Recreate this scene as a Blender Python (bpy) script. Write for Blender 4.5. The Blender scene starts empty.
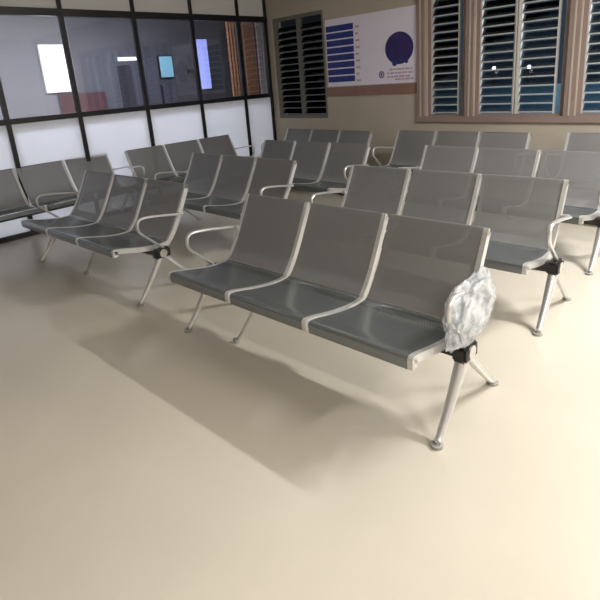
import bpy, bmesh, math, random
from mathutils import Vector, Matrix
random.seed(7)
S = bpy.context.scene
C = S.collection

# ------------------------------------------------------------------ camera
F_PX, PITCH, ROLL, CAM_H, HEAD = 510.7, 0.28940, 0.07536, 1.5484, 0.78198
cp, sp, cr, sr = math.cos(PITCH), math.sin(PITCH), math.cos(ROLL), math.sin(ROLL)
ex, up, fw = Vector((1, 0, 0)), Vector((0, sp, cp)), Vector((0, cp, -sp))
Rz = Matrix.Rotation(HEAD, 3, 'Z')
ax = Rz @ (ex * cr - up * sr); ay = Rz @ (ex * sr + up * cr); az = Rz @ (-fw)
cam_d = bpy.data.cameras.new('camera')
cam_d.sensor_width = 36; cam_d.sensor_fit = 'HORIZONTAL'
cam_d.lens = F_PX / 600 * 36
cam_d.shift_y = -70 / 600
cam_d.clip_start = .02
cam = bpy.data.objects.new('camera', cam_d); C.objects.link(cam)
cam.matrix_world = Matrix(((ax.x, ay.x, az.x, 0), (ax.y, ay.y, az.y, 0), (ax.z, ay.z, az.z, CAM_H), (0, 0, 0, 1)))
S.camera = cam

# ------------------------------------------------------------------ world, exposure
w = bpy.data.worlds.new('night'); S.world = w; w.use_nodes = True
w.node_tree.nodes['Background'].inputs[0].default_value = (.10, .16, .22, 1)
w.node_tree.nodes['Background'].inputs[1].default_value = .25
S.view_settings.view_transform = 'Standard'; S.view_settings.look = 'None'
S.view_settings.gamma = 1; S.view_settings.use_curve_mapping = False
S.view_settings.exposure = 0.0

def area(name, loc, sx, sy, power, col, rot=(0, 0, 0)):
    d = bpy.data.lights.new(name, 'AREA'); d.shape = 'RECTANGLE'; d.size = sx; d.size_y = sy
    d.energy = power; d.color = col
    o = bpy.data.objects.new(name, d); C.objects.link(o); o.location = loc; o.rotation_euler = rot
    return o
CEIL = 3.1
# name, x, y, length x, length y, power, colour: the ceiling tubes that are lit
TUBES = [(0.6, 4.0, 1.2, .12, 185, (1, .99, .965)),
         (2.0, 2.2, .12, 1.2, 95, (1, .99, .965)),
         (1.3, -0.1, 1.2, .12, 62, (1, .98, .96)),
         (-3.6, 3.6, .12, 1.2, 2, (.92, .96, 1)),
         (-4.6, -0.2, 1.2, .12, 2, (.92, .96, 1))]
for (x, y, lx, ly, p, c) in TUBES:
    area('ceiling_tube_glow', (x, y, CEIL - .105), lx, ly, p, c)
HALL = [(-6.78, 0.9), (-6.78, 2.7), (-6.78, 4.6)]  # unseen tubes, set close to the partition to backlight its panels
for hx, hy in HALL: area('hall_backlight', (hx, hy, CEIL - .105), .12, 1.2, 190, (.88, .93, 1))

# ------------------------------------------------------------------ materials
def mat(name, col, rough=.5, metal=0, spec=.5, noise=None, bump=None, emit=None):
    m = bpy.data.materials.new(name); m.use_nodes = True
    nt = m.node_tree; b = nt.nodes['Principled BSDF']
    b.inputs['Base Color'].default_value = (*col, 1)
    b.inputs['Roughness'].default_value = rough; b.inputs['Metallic'].default_value = metal
    b.inputs['Specular IOR Level'].default_value = spec
    tc = nt.nodes.new('ShaderNodeTexCoord')
    if noise:   # (scale, amount)
        n = nt.nodes.new('ShaderNodeTexNoise'); n.inputs['Scale'].default_value = noise[0]; n.inputs['Detail'].default_value = 5
        nt.links.new(tc.outputs['Object'], n.inputs['Vector'])
        r = nt.nodes.new('ShaderNodeMapRange'); r.inputs[3].default_value = 1 - noise[1]; r.inputs[4].default_value = 1 + noise[1]
        r.inputs[1].default_value = .3; r.inputs[2].default_value = .7
        nt.links.new(n.outputs['Fac'], r.inputs[0])
        mx = nt.nodes.new('ShaderNodeVectorMath'); mx.operation = 'SCALE'
        mx.inputs[0].default_value = col; nt.links.new(r.outputs[0], mx.inputs['Scale'])
        nt.links.new(mx.outputs[0], b.inputs['Base Color'])
    if bump:    # (scale, strength)
        n = nt.nodes.new('ShaderNodeTexNoise'); n.inputs['Scale'].default_value = bump[0]; n.inputs['Detail'].default_value = 3
        nt.links.new(tc.outputs['Object'], n.inputs['Vector'])
        bp = nt.nodes.new('ShaderNodeBump'); bp.inputs['Strength'].default_value = bump[1]; bp.inputs['Distance'].default_value = .01
        nt.links.new(n.outputs['Fac'], bp.inputs['Height']); nt.links.new(bp.outputs[0], b.inputs['Normal'])
    if emit:
        b.inputs['Emission Color'].default_value = (*emit[0], 1); b.inputs['Emission Strength'].default_value = emit[1]
    return m

def glass_mat(name, tint, gloss_min, rough=.03):
    m = bpy.data.materials.new(name); m.use_nodes = True; nt = m.node_tree
    nt.nodes.remove(nt.nodes['Principled BSDF']); out = nt.nodes['Material Output']
    t = nt.nodes.new('ShaderNodeBsdfTransparent'); t.inputs[0].default_value = (*tint, 1)
    g = nt.nodes.new('ShaderNodeBsdfGlossy'); g.inputs['Roughness'].default_value = rough
    fr = nt.nodes.new('ShaderNodeFresnel'); fr.inputs[0].default_value = 1.45
    a = nt.nodes.new('ShaderNodeMath'); a.operation = 'ADD'; a.inputs[1].default_value = gloss_min; a.use_clamp = True
    nt.links.new(fr.outputs[0], a.inputs[0])
    mx = nt.nodes.new('ShaderNodeMixShader'); nt.links.new(a.outputs[0], mx.inputs[0])
    nt.links.new(t.outputs[0], mx.inputs[1]); nt.links.new(g.outputs[0], mx.inputs[2]); nt.links.new(mx.outputs[0], out.inputs[0])
    return m

def perforated(name, col, rough, metal, pitch, rad):
    """painted sheet steel, punched all over except for a plain margin; UV is in metres"""
    m = bpy.data.materials.new(name); m.use_nodes = True; nt = m.node_tree; L = nt.links.new
    b = nt.nodes['Principled BSDF']; out = nt.nodes['Material Output']
    b.inputs['Base Color'].default_value = (*col, 1); b.inputs['Roughness'].default_value = rough; b.inputs['Metallic'].default_value = metal
    uv = nt.nodes.new('ShaderNodeTexCoord'); sx = nt.nodes.new('ShaderNodeSeparateXYZ'); L(uv.outputs['UV'], sx.inputs[0])
    def M(op, a, bb=None, c=None):
        n = nt.nodes.new('ShaderNodeMath'); n.operation = op
        for i, v in enumerate((a, bb, c)):
            if v is None: continue
            if isinstance(v, (int, float)): n.inputs[i].default_value = v
            else: L(v, n.inputs[i])
        return n.outputs[0]
    U, V = sx.outputs[0], sx.outputs[1]
    row = M('FLOOR', M('DIVIDE', V, pitch * .866))
    off = M('MULTIPLY', M('MODULO', row, 2.0), .5)
    fu = M('SUBTRACT', M('FRACT', M('ADD', M('DIVIDE', U, pitch), off)), .5)
    fv = M('MULTIPLY', M('SUBTRACT', M('FRACT', M('DIVIDE', V, pitch * .866)), .5), .866)
    d2 = M('ADD', M('MULTIPLY', fu, fu), M('MULTIPLY', fv, fv))
    hole = M('LESS_THAN', d2, (rad / pitch) ** 2)
    mg = M('MULTIPLY', M('MULTIPLY', M('GREATER_THAN', U, .03), M('LESS_THAN', U, .485)), M('MULTIPLY', M('GREATER_THAN', V, .03), M('LESS_THAN', V, .43)))
    hole = M('MULTIPLY', hole, mg)
    tr = nt.nodes.new('ShaderNodeBsdfTransparent'); mx = nt.nodes.new('ShaderNodeMixShader')
    L(hole, mx.inputs[0]); L(b.outputs[0], mx.inputs[1]); L(tr.outputs[0], mx.inputs[2]); L(mx.outputs[0], out.inputs[0])
    return m

M = {}
M['floor'] = mat('polished floor', (.60, .55, .465), .24, 0, .5, noise=(.9, .07))
M['wall'] = mat('painted plaster', (.46, .405, .335), .7, noise=(2.5, .04))
M['terracotta'] = mat('terracotta paint', (.27, .15, .115), .5, noise=(6, .06))
M['mauve'] = mat('mauve brown frame paint', (.27, .20, .18), .5, noise=(5, .05))
M['ceiling'] = mat('white ceiling', (.75, .74, .70), .8, noise=(3, .02))
M['black'] = mat('black aluminium', (.010, .010, .013), .35, .2, noise=(8, .05))
M['panel'] = mat('white translucent panel', (.80, .81, .86), .35)
_nt = M['panel'].node_tree; _t = _nt.nodes.new('ShaderNodeBsdfTranslucent'); _t.inputs[0].default_value = (.85, .87, .93, 1)
_m = _nt.nodes.new('ShaderNodeMixShader'); _m.inputs[0].default_value = .45
_nt.links.new(_nt.nodes['Principled BSDF'].outputs[0], _m.inputs[1]); _nt.links.new(_t.outputs[0], _m.inputs[2]); _nt.links.new(_m.outputs[0], _nt.nodes['Material Output'].inputs[0])
M['sheet_back'] = perforated('punched grey steel back', (.29, .29, .295), .42, .5, .008, .0019)
M['sheet_seat'] = perforated('punched grey steel seat', (.215, .235, .245), .24, .65, .008, .0014)
M['silver'] = mat('silver painted steel', (.62, .62, .61), .32, .5, noise=(30, .05))
M['chrome'] = mat('chromed steel', (.78, .78, .78), .16, 1.0, noise=(20, .03))
M['leg'] = mat('polished cast alloy', (.72, .72, .72), .28, .7, noise=(20, .03))
M['beam'] = mat('dark grey steel tube', (.045, .045, .05), .4, .3, noise=(20, .05))
M['plastic'] = mat('black plastic', (.012, .012, .013), .4, noise=(40, .1))
M['pad'] = mat('grey rubber pad', (.35, .34, .32), .6, noise=(40, .1))
M['grey_frame'] = mat('grey green window frame', (.17, .165, .14), .5, noise=(6, .05))
M['louvre_dark'] = mat('darker louvre glass edge', (.16, .17, .19), .3, noise=(8, .05))  # darker than the other louvre edges, used on the first window only
M['louvre'] = mat('frosted louvre glass edge', (.42, .45, .47), .2, noise=(8, .05))
M['white_metal'] = mat('white painted metal', (.55, .53, .50), .4, noise=(8, .04))
M['blocker_panel'] = mat('white light-blocking panel', (.7, .7, .72), .4, noise=(4, .02))
M['glass'] = glass_mat('partition glass', (.80, .80, .84), .01)
M['pane'] = glass_mat('window glass', (.5, .55, .6), .05)
M['lamp_body'] = mat('white lamp body', (.8, .8, .8), .4, noise=(8, .02))
M['paper'] = mat('white poster print', (.78, .74, .86), .4, noise=(7, .02))
M['blue_ink'] = mat('blue poster print', (.02, .035, .22), .4, noise=(14, .2))
M['violet_ink'] = mat('dark violet poster print', (.035, .022, .12), .4, noise=(14, .2))
M['pink_ink'] = mat('pink poster print', (.50, .33, .43), .4, noise=(14, .05))
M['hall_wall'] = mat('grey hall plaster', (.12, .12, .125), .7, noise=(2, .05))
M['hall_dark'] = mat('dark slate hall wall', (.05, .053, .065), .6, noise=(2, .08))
M['red'] = mat('dark red fabric', (.035, .005, .010), .7, noise=(9, .1))
M['brown'] = mat('brown curtain cloth', (.11, .045, .014), .8, noise=(9, .12))
M['grey_cloth'] = mat('taupe curtain cloth', (.17, .14, .13), .8, noise=(9, .12))
M['steel_box'] = mat('grey cabinet steel', (.05, .05, .065), .4, .3, noise=(9, .05))
M['lightbox'] = mat('lit window panel', (.9, .85, .85), .5, emit=((1, .90, .93), 2.0))
M['reflect_blue'] = mat('blue reflection glow', (.3, .35, .7), .5, emit=((.36, .42, 1), .5))  # this glow and the teal one stand for reflections in the partition glass
M['reflect_teal'] = mat('teal reflection glow', (.2, .4, .5), .5, emit=((.25, .55, .8), .18))
M['tube'] = mat('lit tube', (.9, .9, .9), .5, emit=((1, .98, .95), 3))
M['glint'] = mat('lamp reflection glow', (.9, .9, .9), .5, emit=((1, .99, .95), 12))  # glow standing for ceiling lamps mirrored in the window glass
M['outside'] = mat('blue painted yard wall', (.12, .26, .36), .7, noise=(1.2, .12))
M['ground'] = mat('yard ground', (.06, .055, .05), .9, noise=(2, .1))

def wrap_mat():
    m = bpy.data.materials.new('bubble wrap film'); m.use_nodes = True; nt = m.node_tree; L = nt.links.new
    b = nt.nodes['Principled BSDF']; out = nt.nodes['Material Output']
    b.inputs['Base Color'].default_value = (.58, .61, .64, 1); b.inputs['Roughness'].default_value = .22
    tc = nt.nodes.new('ShaderNodeTexCoord'); n = nt.nodes.new('ShaderNodeTexNoise'); n.inputs['Scale'].default_value = 16; n.inputs['Detail'].default_value = 4
    L(tc.outputs['Object'], n.inputs['Vector'])
    bp = nt.nodes.new('ShaderNodeBump'); bp.inputs['Strength'].default_value = .9; bp.inputs['Distance'].default_value = .02
    L(n.outputs['Fac'], bp.inputs['Height']); L(bp.outputs[0], b.inputs['Normal'])
    r = nt.nodes.new('ShaderNodeMapRange'); r.inputs[1].default_value = .38; r.inputs[2].default_value = .62; r.inputs[3].default_value = .25; r.inputs[4].default_value = .80
    L(n.outputs['Fac'], r.inputs[0])
    t = nt.nodes.new('ShaderNodeBsdfTransparent'); mx = nt.nodes.new('ShaderNodeMixShader')
    L(r.outputs[0], mx.inputs[0]); L(t.outputs[0], mx.inputs[1]); L(b.outputs[0], mx.inputs[2]); L(mx.outputs[0], out.inputs[0])
    return m
M['wrap'] = wrap_mat()

# ------------------------------------------------------------------ mesh helpers
class MB:
    def __init__(s): s.bm = bmesh.new()
    def box(s, x0, x1, y0, y1, z0, z1, bevel=0):
        t = bmesh.new(); bmesh.ops.create_cube(t, size=1)
        for v in t.verts:
            v.co = Vector(((x0 + x1) / 2 + v.co.x * (x1 - x0), (y0 + y1) / 2 + v.co.y * (y1 - y0), (z0 + z1) / 2 + v.co.z * (z1 - z0)))
        if bevel: bmesh.ops.bevel(t, geom=list(t.edges), offset=bevel, segments=2, affect='EDGES')
        s.merge(t); return s
    def merge(s, t):
        me = bpy.data.meshes.new('t'); t.to_mesh(me); t.free(); s.bm.from_mesh(me); bpy.data.meshes.remove(me)
    def sweep(s, pts, radii, n=10, flat=1.0, side=None):
        """tube along pts; radii a number or list; flat scales the section across 'side'"""
        pts = [Vector(p) for p in pts]
        if not isinstance(radii, (list, tuple)): radii = [radii] * len(pts)
        rings = []; ref = Vector(side) if side else None
        for i, p in enumerate(pts):
            t = (pts[min(i + 1, len(pts) - 1)] - pts[max(i - 1, 0)]).normalized()
            a = ref if ref is not None else (Vector((0, 0, 1)) if abs(t.z) < .9 else Vector((1, 0, 0)))
            u = (a - t * a.dot(t)).normalized(); v = t.cross(u)
            rings.append([s.bm.verts.new(p + u * radii[i] * flat * math.cos(2 * math.pi * k / n) + v * radii[i] * math.sin(2 * math.pi * k / n)) for k in range(n)])
        for a, b in zip(rings, rings[1:]):
            for k in range(n): s.bm.faces.new((a[k], a[(k + 1) % n], b[(k + 1) % n], b[k]))
        s.bm.faces.new(rings[0][::-1]); s.bm.faces.new(rings[-1]); return s
    def cyl(s, p0, p1, r, n=20): return s.sweep([p0, p1], r, n)
    def strip(s, prof, x0, x1, th):
        """rectangular bar following a profile of (y, z) points"""
        N = offsets(prof); q = []
        for (y, z), (ny, nz) in zip(prof, N):
            q.append([s.bm.verts.new(c) for c in ((x0, y, z), (x1, y, z), (x1, y + ny * th, z + nz * th), (x0, y + ny * th, z + nz * th))])
        for a, b in zip(q, q[1:]):
            for k in range(4): s.bm.faces.new((a[k], a[(k + 1) % 4], b[(k + 1) % 4], b[k]))
        s.bm.faces.new(q[0][::-1]); s.bm.faces.new(q[-1]); return s
    def build(s, name, m, parent=None, smooth=False, kind=None):
        bmesh.ops.recalc_face_normals(s.bm, faces=list(s.bm.faces))
        me = bpy.data.meshes.new(name); s.bm.to_mesh(me); s.bm.free()
        me.materials.append(m)
        if smooth:
            for p in me.polygons: p.use_smooth = True
            me.set_sharp_from_angle(angle=math.radians(40))
        o = bpy.data.objects.new(name, me); C.objects.link(o)
        if parent: o.parent = parent
        if kind: o['kind'] = kind
        return o

def offsets(prof):
    out = []
    for i in range(len(prof)):
        a = prof[max(i - 1, 0)]; b = prof[min(i + 1, len(prof) - 1)]
        dy, dz = b[0] - a[0], b[1] - a[1]; l = math.hypot(dy, dz) or 1
        out.append((-dz / l, dy / l))
    return out
def spline(pts, sub=5):
    out = []
    for i in range(len(pts) - 1):
        p0, p1, p2, p3 = pts[max(i - 1, 0)], pts[i], pts[i + 1], pts[min(i + 2, len(pts) - 1)]
        for k in range(sub):
            t = k / sub
            out.append(tuple(.5 * (2 * b + (c - a) * t + (2 * a - 5 * b + 4 * c - d) * t * t + (3 * b - a - 3 * c + d) * t ** 3) for a, b, c, d in zip(p0, p1, p2, p3)))
    out.append(tuple(pts[-1])); return out
def struct(mb, name, m): return mb.build(name, m, kind='structure')
def thing(name, label, cat, loc=(0, 0, 0), rz=0, group=None, kind=None):
    o = bpy.data.objects.new(name, None); o.empty_display_size = .1; C.objects.link(o); o.location = loc; o.rotation_euler = (0, 0, rz)
    if kind: o['kind'] = kind
    else: o['label'] = label; o['category'] = cat
    if group: o['group'] = group
    return o
def tag(o, label, cat, group=None):
    o['label'] = label; o['category'] = cat
    if group: o['group'] = group
    return o

# ------------------------------------------------------------------ room shell
XL, YB, XR, YF = -6.33, 5.96, 3.3, -1.8       # partition, back wall, right wall, wall behind the camera
struct(MB().box(-9.3, XR + .15, YF - .15, 8.9, -.12, 0), 'floor', M['floor'])
struct(MB().box(-9.3, XR + .15, YF - .15, 8.9, CEIL, CEIL + .12), 'ceiling', M['ceiling'])
struct(MB().box(XR, XR + .15, YF, YB, 0, CEIL), 'wall_right', M['wall'])
struct(MB().box(-9.15, XR + .15, YF - .15, YF, 0, CEIL), 'wall_front', M['wall'])
WZ0, WZ1 = .93, 2.45
OPEN = [(-6.20, -5.14), (-3.47, -2.96), (-2.84, -1.84), (-1.72, -.72), (-.6, .4)]
wb = MB()
wb.box(XL + .0, XR, YB, YB + .2, 0, WZ0); wb.box(XL, XR, YB, YB + .2, WZ1, CEIL)
xs = XL
for a, b in OPEN:
    wb.box(xs, a, YB, YB + .2, WZ0, WZ1); xs = b
wb.box(xs, XR, YB, YB + .2, WZ0, WZ1)
struct(wb, 'wall_back', M['wall'])
# terracotta band between the windows, mauve surround around the right windows
struct(MB().box(-5.13, -3.60, YB - .012, YB, 1.245, 1.375), 'trim_1', M['terracotta'])
tr = MB(); y0, y1 = YB - .03, YB
tr.box(-3.60, .5, y0, y1, .885, .955); tr.box(-3.60, .5, y0, y1, WZ1 - .02, WZ1 + .08)
for a, b in ((-3.60, -3.50), (-2.95, -2.85), (-1.83, -1.73), (-.71, -.61), (.41, .5)):
    tr.box(a, b, y0, y1, .955, WZ1 - .02)
struct(tr, 'trim_2', M['mauve'])
# thin lighter inner line of the surround
tr = MB()
for a in (-3.555, -2.905, -1.785): tr.box(a, a + .018, YB - .036, YB - .03, .955, WZ1 - .02)
struct(tr, 'trim_3', M['wall'])

def window(n, a, b, bays, frame_m, post_m, slat_pitch=.095, gap=0):
    r = thing('window_%d' % n, None, None, ((a + b) / 2, YB + .06, WZ0), kind='structure')
    h = WZ1 - WZ0; W = b - a; x0 = -W / 2; x1 = W / 2
    f = MB(); t = .045
    f.box(x0, x1, -.04, .04, 0, t).box(x0, x1, -.04, .04, h - t, h).box(x0, x0 + t, -.04, .04, t, h - t).box(x1 - t, x1, -.04, .04, t, h - t)
    f.build('window_frame', frame_m, r)
    inner = (W - 2 * t - gap); bw = inner / bays
    for k in range(bays):
        c0 = x0 + t + k * bw; c1 = c0 + bw
        if k:
            MB().box(c0 - .022, c0 - .004, -.045, .03, t, h - t).box(c0 + .006, c0 + .024, -.045, .03, t, h - t).build('window_post', post_m, r)
        c0 += .026 if k else 0; c1 -= .024 if k < bays - 1 else 0
        MB().box(c0, c0 + .014, -.03, .02, t, h - t).box(c1 - .014, c1, -.03, .02, t, h - t).build('louvre_track', post_m, r)
        gl = MB(); ed = MB(); z = t + .02
        while z < h - t - .09:
            # tilted glass blade with a ground light edge at its room side
            q = [(-.028, z), (.028, z + .078)]
            gl.strip([(q[0][0], q[0][1]), (q[1][0], q[1][1])], c0 + .014, c1 - .014, .005)
            ed.box(c0 + .014, c1 - .014, -.034, -.024, z - .006, z + .008)
            z += slat_pitch
        g = gl.build('louvre_glass', M['pane'], r); ed.build('louvre_edge', M['louvre_dark' if n == 1 else 'louvre'], g)
    return r
window(1, -6.20, -5.14, 2, M['grey_frame'], M['grey_frame'])
window(2, -3.47, -2.96, 1, M['mauve'], M['white_metal'], gap=.05)
window(3, -2.84, -1.84, 2, M['mauve'], M['white_metal'], gap=.06)
window(4, -1.72, -.72, 2, M['mauve'], M['white_metal'], gap=.06)
window(5, -.6, .4, 2, M['mauve'], M['white_metal'], gap=.06)

# glazed partition: white panels below, glass above, black mullions
MUL = [-1.55, -.6, .25, 1.08, 1.92, 2.73, 3.65, 4.53, 5.37, 5.93]
RAIL = 1.31
struct(MB().box(XL - .03, XL + .03, YF, YB, 0, .06), 'baseboard_left', M['black'])
pr = MB().box(XL - .032, XL + .032, YF, YB, RAIL - .03, RAIL + .03).box(XL - .032, XL + .032, YF, YB, 2.42, 2.50).box(XL - .032, XL + .032, YF, YB, CEIL - .06, CEIL)
struct(pr, 'trim_4', M['black'])
for i, y in enumerate(MUL):
    t = .024
    struct(MB().box(XL - .03, XL + .03, y - t, y + t, .06, RAIL - .03).box(XL - .03, XL + .03, y - t, y + t, RAIL + .03, CEIL - .06), 'trim_%d' % (5 + i), M['black'])
for i, (a, b) in enumerate(zip(MUL, MUL[1:])):
    struct(MB().box(XL - .008, XL + .008, a + .024, b - .024, .06, RAIL - .03), 'wall_panel_%d' % (i + 1), M['panel'])
    struct(MB().box(XL - .003, XL + .003, a + .024, b - .024, RAIL + .03, 2.42), 'window_%d' % (6 + i), M['glass'])
    struct(MB().box(XL - .008, XL + .008, a + .024, b - .024, 2.50, CEIL - .06), 'wall_panel_%d' % (11 + i), M['blocker_panel'])  # opaque top panels, added to keep hall lamp light off the benches

# hall behind the partition
HX = -9.0
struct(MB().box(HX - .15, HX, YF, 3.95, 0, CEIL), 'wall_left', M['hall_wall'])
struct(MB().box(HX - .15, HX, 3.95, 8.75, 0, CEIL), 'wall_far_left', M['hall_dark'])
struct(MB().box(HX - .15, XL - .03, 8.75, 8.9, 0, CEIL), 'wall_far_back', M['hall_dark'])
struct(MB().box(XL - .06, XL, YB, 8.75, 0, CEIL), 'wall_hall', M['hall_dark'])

t = thing('lit_window_sign', 'bright white lit window panel in the hall behind the partition glass', 'lit panel', (HX + .03, 3.61, 1.60))
MB().box(-.03, .03, -.20, .20, 0, .75, .006).build('frame', M['lamp_body'], t)
MB().box(.03, .036, -.18, .18, .03, .72).build('lit_face', M['lightbox'], t)
t = thing('red_notice_board', 'dark red notice board on the hall wall behind the partition glass', 'notice board', (HX, 4.0, 1.22))
MB().box(0, .03, -.42, .42, 0, .36, .004).build('frame', M['steel_box'], t)
MB().box(.03, .036, -.40, .40, .02, .34).build('cloth_face', M['red'], t)
t = thing('wall_tube_lamp', 'short white tube lamp on the dark hall wall', 'lamp', (HX, 4.95, 2.08))
MB().box(0, .03, -.2, .2, -.02, .05, .005).build('lamp_body', M['lamp_body'], t)
MB().cyl((.045, -.17, .01), (.045, .17, .01), .013, 12).build('tube', M['tube'], t, True)
for (y0_, y1_, z1_, lab) in ((4.72, 5.25, 1.98, 'dark grey steel cupboard seen through the glass, under the short tube lamp'),
                             (5.30, 5.58, 1.6, 'dark grey steel cupboard seen through the glass, left of the small teal reflection panel')):
    t = thing('steel_cupboard', lab, 'cupboard', (HX + .26, (y0_ + y1_) / 2, 0), 0, 'steel cupboards in the hall')
    hw = (y1_ - y0_) / 2
    MB().box(-.25, .22, -hw, hw, 0, z1_, .006).build('body', M['steel_box'], t)
    for s in (-1, 1):
        d = MB().box(.221, .24, min(0, s * hw) + .006, max(0, s * hw) - .006, .04, z1_ - .03, .003).build('door', M['steel_box'], t)
        MB().cyl((.252, s * .05, 1.0), (.252, s * .05, 1.15), .007, 8).build('handle', M['chrome'], d)
t = thing('reflection_glow', 'small teal glowing panel added for a reflection in the partition glass', 'reflection', (HX, 5.72, 1.72))  # glowing panel added in place of a teal reflection in the glass
MB().box(0, .04, -.16, .16, 0, .42, .006).build('frame', M['plastic'], t)
MB().box(.04, .045, -.14, .14, .02, .40).build('lit_face', M['reflect_teal'], t)
t = thing('reflection_glow', 'tall narrow blue violet glowing panel added for a glass reflection, left of brown curtains', 'reflection', (HX, 6.24, 1.80))  # likewise a glowing panel, added for the blue violet reflection
MB().box(.5, .54, -.14, .14, -.35, .6, .006).build('frame', M['plastic'], t)
MB().box(.54, .545, -.12, .12, -.33, .58).build('lit_face', M['reflect_blue'], t)
MB().box(0, .5, -.03, .03, 0, .06).build('bracket', M['plastic'], t)
def curtain(y0_, y1_, m, lab):
    x = -7.55; t = thing('curtain', lab, 'curtain', (x, (y0_ + y1_) / 2, .0), 0, 'curtains in the hall')
    cb = MB(); bm = cb.bm; n = 36; hw = (y1_ - y0_) / 2; rows = []
    for side in (0, 1):
        for z in (.002, 2.6):
            rows.append([bm.verts.new((.03 * math.sin(k / n * math.pi * 9) + side * .004, -hw + 2 * hw * k / n, z)) for k in range(n + 1)])
    for a, b in ((0, 1), (2, 3), (0, 2), (1, 3)):
        for k in range(n): bm.faces.new((rows[a][k], rows[a][k + 1], rows[b][k + 1], rows[b][k]))
    for k in (0, n): bm.faces.new((rows[0][k], rows[1][k], rows[3][k], rows[2][k]))
    cb.build('cloth', m, t, True)
    MB().cyl((0, -hw - .01, 2.62), (0, hw + .01, 2.62), .014, 10).build('curtain_rod', M['chrome'], t, True)
curtain(6.13, 6.43, M['brown'], 'brown curtain hanging in the hall, the left one of the two brown curtains')
curtain(6.49, 6.76, M['brown'], 'brown curtain hanging in the hall, the right one of the two brown curtains')
curtain(6.82, 7.08, M['grey_cloth'], 'taupe curtain hanging in the hall beside the brown curtains')

# poster on the back wall
Yp = YB - .006
t = thing('wall_poster', 'white printed poster with blue bands and dark violet emblem on back wall', 'poster', (-4.36, YB, 1.38))
def pb(x0, x1, z0, z1, d): return MB().box(x0 + 4.36, x1 + 4.36, -d, 0 if d < .007 else -d + .001, z0 - 1.38, z1 - 1.38)
pb(-5.10, -3.615, 1.385, 2.3, .006).build('sheet', M['paper'], t)
bl = MB()
z = 1.445
while z < 2.2:
    bl.box(-5.09 + 4.36, -4.60 + 4.36, -.0075, -.0065, z - 1.38, z + .080 - 1.38); z += .098
bl.build('blue_bands', M['blue_ink'], t)
for i in range(9): MB().box(-4.57 + 4.36, -4.50 + 4.36 - .02 * (i % 3 == 1), -.0075, -.0065, .06 + i * .088, .085 + i * .088).build('caption_line', M['pink_ink'], t)
em = MB()
for k in range(3):
    pts = [(.49 + .215 * math.cos(a), .44 + .20 * math.sin(a)) for a in [i * math.pi / 16 for i in range(32)]]
    if k == 0:
        vs = [em.bm.verts.new((x - .0, -.007, z)) for x, z in pts]; vb = [em.bm.verts.new((x, -.0065, z)) for x, z in pts]
        em.bm.faces.new(vs); em.bm.faces.new(vb[::-1])
        for i in range(32): em.bm.faces.new((vs[i], vs[(i + 1) % 32], vb[(i + 1) % 32], vb[i]))
em.build('emblem', M['violet_ink'], t)
sp_ = MB()
for (x, z, r) in ((.42, .26, .04), (.52, .31, .03), (.60, .27, .025), (.36, .36, .03)):
    sp_.cyl((x, -.008, z), (x, -.0072, z), r, 14)
sp_.build('emblem_spots', M['blue_ink'], t)
lg = MB()
lg.cyl((.21, -.008, .125), (.21, -.0065, .125), .045, 18); lg.build('logo_ring', M['violet_ink'], t)
lg = MB().cyl((.21, -.0092, .125), (.21, -.0082, .125), .031, 18); lg.build('logo_face', M['paper'], t)
MB().box(.195, .225, -.0102, -.0094, .105, .145).build('logo_mark', M['violet_ink'], t)
ln = MB()
for z, a, b in ((.17, .34, .68), (.125, .30, .70), (.08, .30, .66), (.045, .42, .70)):
    x = a
    while x < b:
        wd = random.uniform(.03, .09); ln.box(x, min(x + wd, b), -.0075, -.0065, z, z + .022); x += wd + .012
ln.build('lettering', M['pink_ink'], t)

# night yard behind the windows
struct(MB().box(-9.3, 3.5, YB + 3.2, YB + 12, -.12, 0), 'ground_yard', M['ground'])
struct(MB().box(-6.27, 3.5, YB + 1.4, YB + 1.55, 0, 1.22), 'wall_yard', M['outside'])
area('yard_fill', (-1.2, YB + .7, 2.9), .4, .2, 80, (.75, .88, 1))  # unseen light without a fixture, added to brighten the yard wall

for (x, y, z, lab) in ((-3.256, 7.25, 1.478, 'small bright bulb added for a ceiling lamp mirrored in the left bay of the double window'),
                       (-2.767, 7.25, 1.462, 'small bright bulb added for a ceiling lamp mirrored in the right bay of the double window')):
    t = thing('reflection_glint', lab, 'lamp', (x, YB + 1.475, 1.22), 0, 'added glints for lamp reflections')  # glowing balls added where the window glass mirrors ceiling lamps
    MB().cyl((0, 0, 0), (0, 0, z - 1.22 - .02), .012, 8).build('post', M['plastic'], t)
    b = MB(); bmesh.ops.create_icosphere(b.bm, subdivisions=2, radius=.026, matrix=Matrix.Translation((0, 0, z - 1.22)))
    b.build('glint', M['glint'], t, True)

# ceiling lamps
def ceiling_lamp(x, y, lx, ly, lab):
    t = thing('ceiling_lamp', lab, 'ceiling lamp', (x, y, CEIL), 0, 'tube lamps on the ceiling')
    MB().box(-lx / 2, lx / 2, -ly / 2, ly / 2, -.07, 0, .008).build('lamp_body', M['lamp_body'], t)
    L = max(lx, ly) / 2 - .03; d = (1, 0) if lx > ly else (0, 1)
    for s in (-.03, .03):
        MB().cyl((-L * d[0] + s * d[1], -L * d[1] + s * d[0], -.085), (L * d[0] + s * d[1], L * d[1] + s * d[0], -.085), .013, 12).build('tube', M['tube'], t, True)
CL = ['white tube lamp on the ceiling near the back windows', 'white tube lamp on the ceiling by the right wall', 'white tube lamp on the ceiling above the entrance side',
      'white tube lamp on the ceiling over the left seat rows', 'white tube lamp on the ceiling near the partition front']
for (x, y, lx, ly, p, c), lab in zip(TUBES, CL): ceiling_lamp(x, y, lx, ly, lab)
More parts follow.
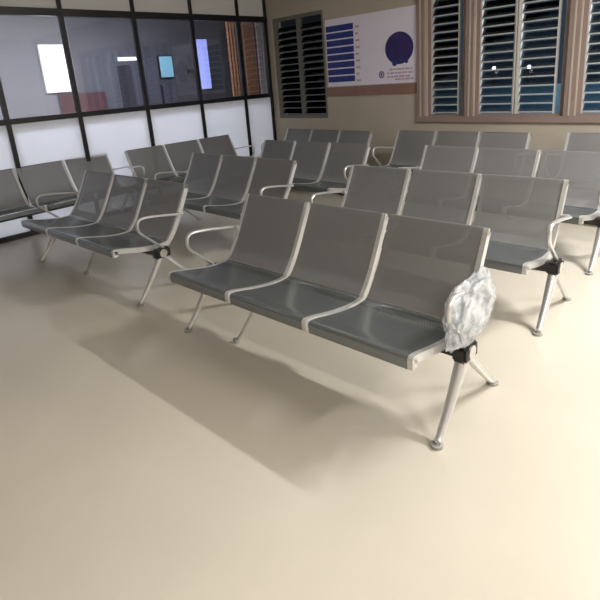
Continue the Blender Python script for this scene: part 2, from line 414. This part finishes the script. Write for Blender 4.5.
for (hx, hy), lab in zip(HALL, ('unseen white tube lamp on the hall ceiling, backlighting the panels, nearest the entrance side', 'unseen white tube lamp on the hall ceiling, backlighting the panels, the middle of three', 'unseen white tube lamp on the hall ceiling, backlighting the panels, nearest the curtains')):
    ceiling_lamp(hx, hy, .12, 1.2, lab)

# ------------------------------------------------------------------ the waiting bench
PW = .557                       # pitch of the seats
# profiles as (y, z): y negative is forward
BACK = spline([(.264, .792), (.254, .807), (.240, .801), (.215, .750), (.163, .65), (.112, .555), (.066, .48), (.028, .432), (.006, .41)], 4)
SEAT = spline([(.004, .408), (-.02, .400), (-.10, .399), (-.20, .412), (-.30, .432), (-.38, .451), (-.435, .460), (-.450, .456), (-.457, .444), (-.455, .402)], 4)
def sheet(name, prof, x0, x1, m, parent, corner=0.0, th=.004, nx=4):
    N = offsets(prof); acc = [0]
    for a, b in zip(prof, prof[1:]): acc.append(acc[-1] + math.hypot(a[0] - b[0], a[1] - b[1]))
    bm = bmesh.new(); uvl = bm.loops.layers.uv.new('UVMap'); info = {}
    lay = []
    for sgn in (0, 1):
        g = []
        for i, ((y, z), (ny, nz)) in enumerate(zip(prof, N)):
            ins = 0
            if corner and acc[i] < corner: ins = corner - math.sqrt(max(corner ** 2 - (corner - acc[i]) ** 2, 0))
            row = []
            for k in range(nx + 1):
                x = x0 + ins + (x1 - x0 - 2 * ins) * k / nx
                v = bm.verts.new((x, y + ny * th * sgn, z + nz * th * sgn)); info[v] = (x - x0, acc[i]); row.append(v)
            g.append(row)
        lay.append(g)
    n = len(prof)
    for g in lay:
        for i in range(n - 1):
            for k in range(nx): bm.faces.new((g[i][k], g[i][k + 1], g[i + 1][k + 1], g[i + 1][k]))
    for i in range(n - 1):
        for k in (0, nx): bm.faces.new((lay[0][i][k], lay[0][i + 1][k], lay[1][i + 1][k], lay[1][i][k]))
    for i in (0, n - 1):
        for k in range(nx): bm.faces.new((lay[0][i][k], lay[0][i][k + 1], lay[1][i][k + 1], lay[1][i][k]))
    bmesh.ops.recalc_face_normals(bm, faces=list(bm.faces))
    for f in bm.faces:
        for l in f.loops: l[uvl].uv = info[l.vert]
    me = bpy.data.meshes.new(name); bm.to_mesh(me); bm.free(); me.materials.append(m)
    for p in me.polygons: p.use_smooth = True
    me.set_sharp_from_angle(angle=math.radians(45))
    o = bpy.data.objects.new(name, me); C.objects.link(o); o.parent = parent; return o

def make_bench():
    root = thing('waiting_bench', 'x', 'bench', (0, 0, 0), 0, 'three-seat steel waiting benches')
    for k in range(3):
        a, b = k * PW, (k + 1) * PW
        s = sheet('seat', SEAT, a + .012, b - .030, M['sheet_seat'], root)
        bk = sheet('backrest', BACK, a + .016, b - .034, M['sheet_back'], root, corner=.03)
        # flat silver side bars that carry seat and back
        for side in ((0, 1) if k == 0 else (1,)):
            x0 = a - .010 if side == 0 else b - .029
            MB().strip([(y, z + .001) for y, z in SEAT], x0, x0 + .024, .036).strip([(y - .006, z) for y, z in BACK[1:]], x0 + (.003 if side == 0 else -.003), x0 + (.025 if side == 0 else .021), .036).build('side_frame', M['silver'], root)
    MB().box(-.03, 3 * PW + .03, -.135, -.075, .315, .375, .004).build('beam', M['beam'], root)
    for k in range(3):
        for x in (k * PW + .10, (k + 1) * PW - .10):
            MB().box(x - .02, x + .02, -.17, -.03, .372, .39, .003).build('bracket', M['beam'], root)
    for e, sg in ((-.044, -1), (3 * PW + .044, 1)):
        # clamp hub
        h = MB().box(e - .032, e + .032, -.165, -.035, .305, .385, .012).build('clamp', M['plastic'], root, True)
        MB().cyl((e + sg * .030, -.105, .35), (e + sg * .038, -.105, .35), .032, 24).build('clamp_cap', M['chrome'], h, True)
        # cast splayed legs
        for pts, rr in (([(e, -.12, .325), (e, -.165, .25), (e, -.24, .14), (e, -.325, .035), (e, -.349, .022)], [.026, .024, .019, .015, .013]),
                        ([(e, -.09, .325), (e, -.02, .255), (e, .08, .15), (e, .195, .04), (e, .228, .022)], [.026, .022, .018, .015, .013])):
            l = MB().sweep(spline(pts, 4), [rr[min(int(i / 4), 3)] + (rr[min(int(i / 4) + 1, 4)] - rr[min(int(i / 4), 3)]) * (i % 4) / 4 for i in range(17)], 12, 1.15, (1, 0, 0)).build('leg', M['leg'], root, True)
            p = pts[-1]
            MB().cyl((p[0], p[1], 0), (p[0], p[1], .014), .026, 18).cyl((p[0], p[1], .012), (p[0], p[1], .03), .010, 10).build('foot_pad', M['pad'], l, True)
        # open armrest loop of flat chromed bar
        x = e
        loop = spline([(x, -.07, .37), (x, -.15, .445), (x, -.225, .515), (x, -.256, .548), (x, -.265, .59), (x, -.252, .630), (x, -.205, .645), (x, -.08, .632), (x, .04, .612), (x, .135, .597)], 4)
        MB().sweep(loop, .0095, 10, 1.5, (1, 0, 0)).build('armrest', M['leg'], root, True)
        xs_ = sorted((x, x - sg * .05))
        MB().box(xs_[0], xs_[1], .118, .146, .585, .61, .004).build('arm_bracket', M['silver'], root)
    return root

def copy_tree(o, parent=None):
    c = o.copy(); C.objects.link(c); c.parent = parent
    for ch in list(o.children): copy_tree(ch, c)
    return c
BENCHES = [
 (-2.672, 1.967, 1.0, 'grey steel three-seat bench nearest the viewer, right armrest wrapped in clear plastic'),
 (-5.125, 1.927, 1.8, 'dark grey three-seat bench nearest in the left column, chrome right armrest free'),
 (-2.675, 3.145, 1.8, 'grey steel three-seat bench directly behind the one with the plastic-wrapped armrest'),
 (-2.671, 4.322, -.4, 'light grey steel three-seat bench third from the front in the right column'),
 (-3.716, 5.431, -.3, 'steel three-seat bench against the back wall under the slatted windows'),
 (-1.700, 5.490, -.3, 'steel bench against the back wall cut off by the right edge'),
 (-5.018, 3.154, -.4, 'dark grey three-seat bench second from the front in the left column'),
 (-4.978, 4.254, -.1, 'dark grey three-seat bench third from the front in the left column'),
 (-5.707, 5.389, -3.4, 'steel bench against the back wall in the left corner below the poster'),
 (-6.042, 1.325, 91.9, 'steel bench along the white partition cut off by the left edge'),
 (-5.980, 3.18, 88.3, 'steel bench along the white partition farther from the viewer, towards the corner'),
]
proto = make_bench()
bench_objs = []
for i, (x, y, a, lab) in enumerate(BENCHES):
    o = proto if i == 0 else copy_tree(proto)
    bench_objs.append(o)
for o, (x, y, a, lab) in zip(bench_objs, BENCHES):
    o.location = (x, y, 0); o.rotation_euler = (0, 0, math.radians(a)); o['label'] = lab
for o, k in zip(bench_objs[:3], (1.022, 1.02, 1.012)): o.scale = (k, 1, 1)
# slim extra prop under the two front benches
for o, top, foot in ((bench_objs[0], (.51, -.14, .37), (.33, -.26, 0)), (bench_objs[1], (.86, -.14, .37), (.68, -.25, 0))):
    T, Fo = Vector(top), Vector(foot)
    l = MB().sweep([T, T.lerp(Fo, .5), T.lerp(Fo, .93)], [.013, .011, .010], 10).build('support_leg', M['chrome'], o, True)
    MB().cyl((Fo.x, Fo.y, 0), (Fo.x, Fo.y, .028), .020, 16).build('foot_pad', M['pad'], l, True)

# plastic wrap bunched round the right armrest of the front bench
A = bench_objs[0]; Mw = Matrix.Translation(A.location) @ Matrix.Rotation(A.rotation_euler.z, 4, 'Z')
wb = MB(); bmesh.ops.create_icosphere(wb.bm, subdivisions=5, radius=1)
from mathutils import noise as mn
for v in wb.bm.verts:
    c = v.co.copy()
    d = 1 + .25 * mn.noise(c * 1.5 + Vector((3, 1, 5))) + .12 * mn.noise(c * 4.0) + .07 * abs(mn.noise(c * 9))
    sq = (abs(c.y) ** 4 + abs(c.z) ** 4 + .0001) ** -.25 * math.hypot(c.y, c.z) if math.hypot(c.y, c.z) > .01 else 1
    v.co = Vector((c.x * .066 * d, c.y * .195 * d * (.5 + .5 * sq), c.z * .130 * d * (.5 + .5 * sq)))
    v.co.z += .22 * v.co.y
wrap = wb.build('plastic_wrap', M['wrap'], None, True)
wrap.matrix_world = Mw @ Matrix.Translation((3 * PW * 1.022 + .055, -.085, .54))
tag(wrap, 'crumpled translucent plastic wrap bunched around the front right chrome armrest', 'plastic wrap')
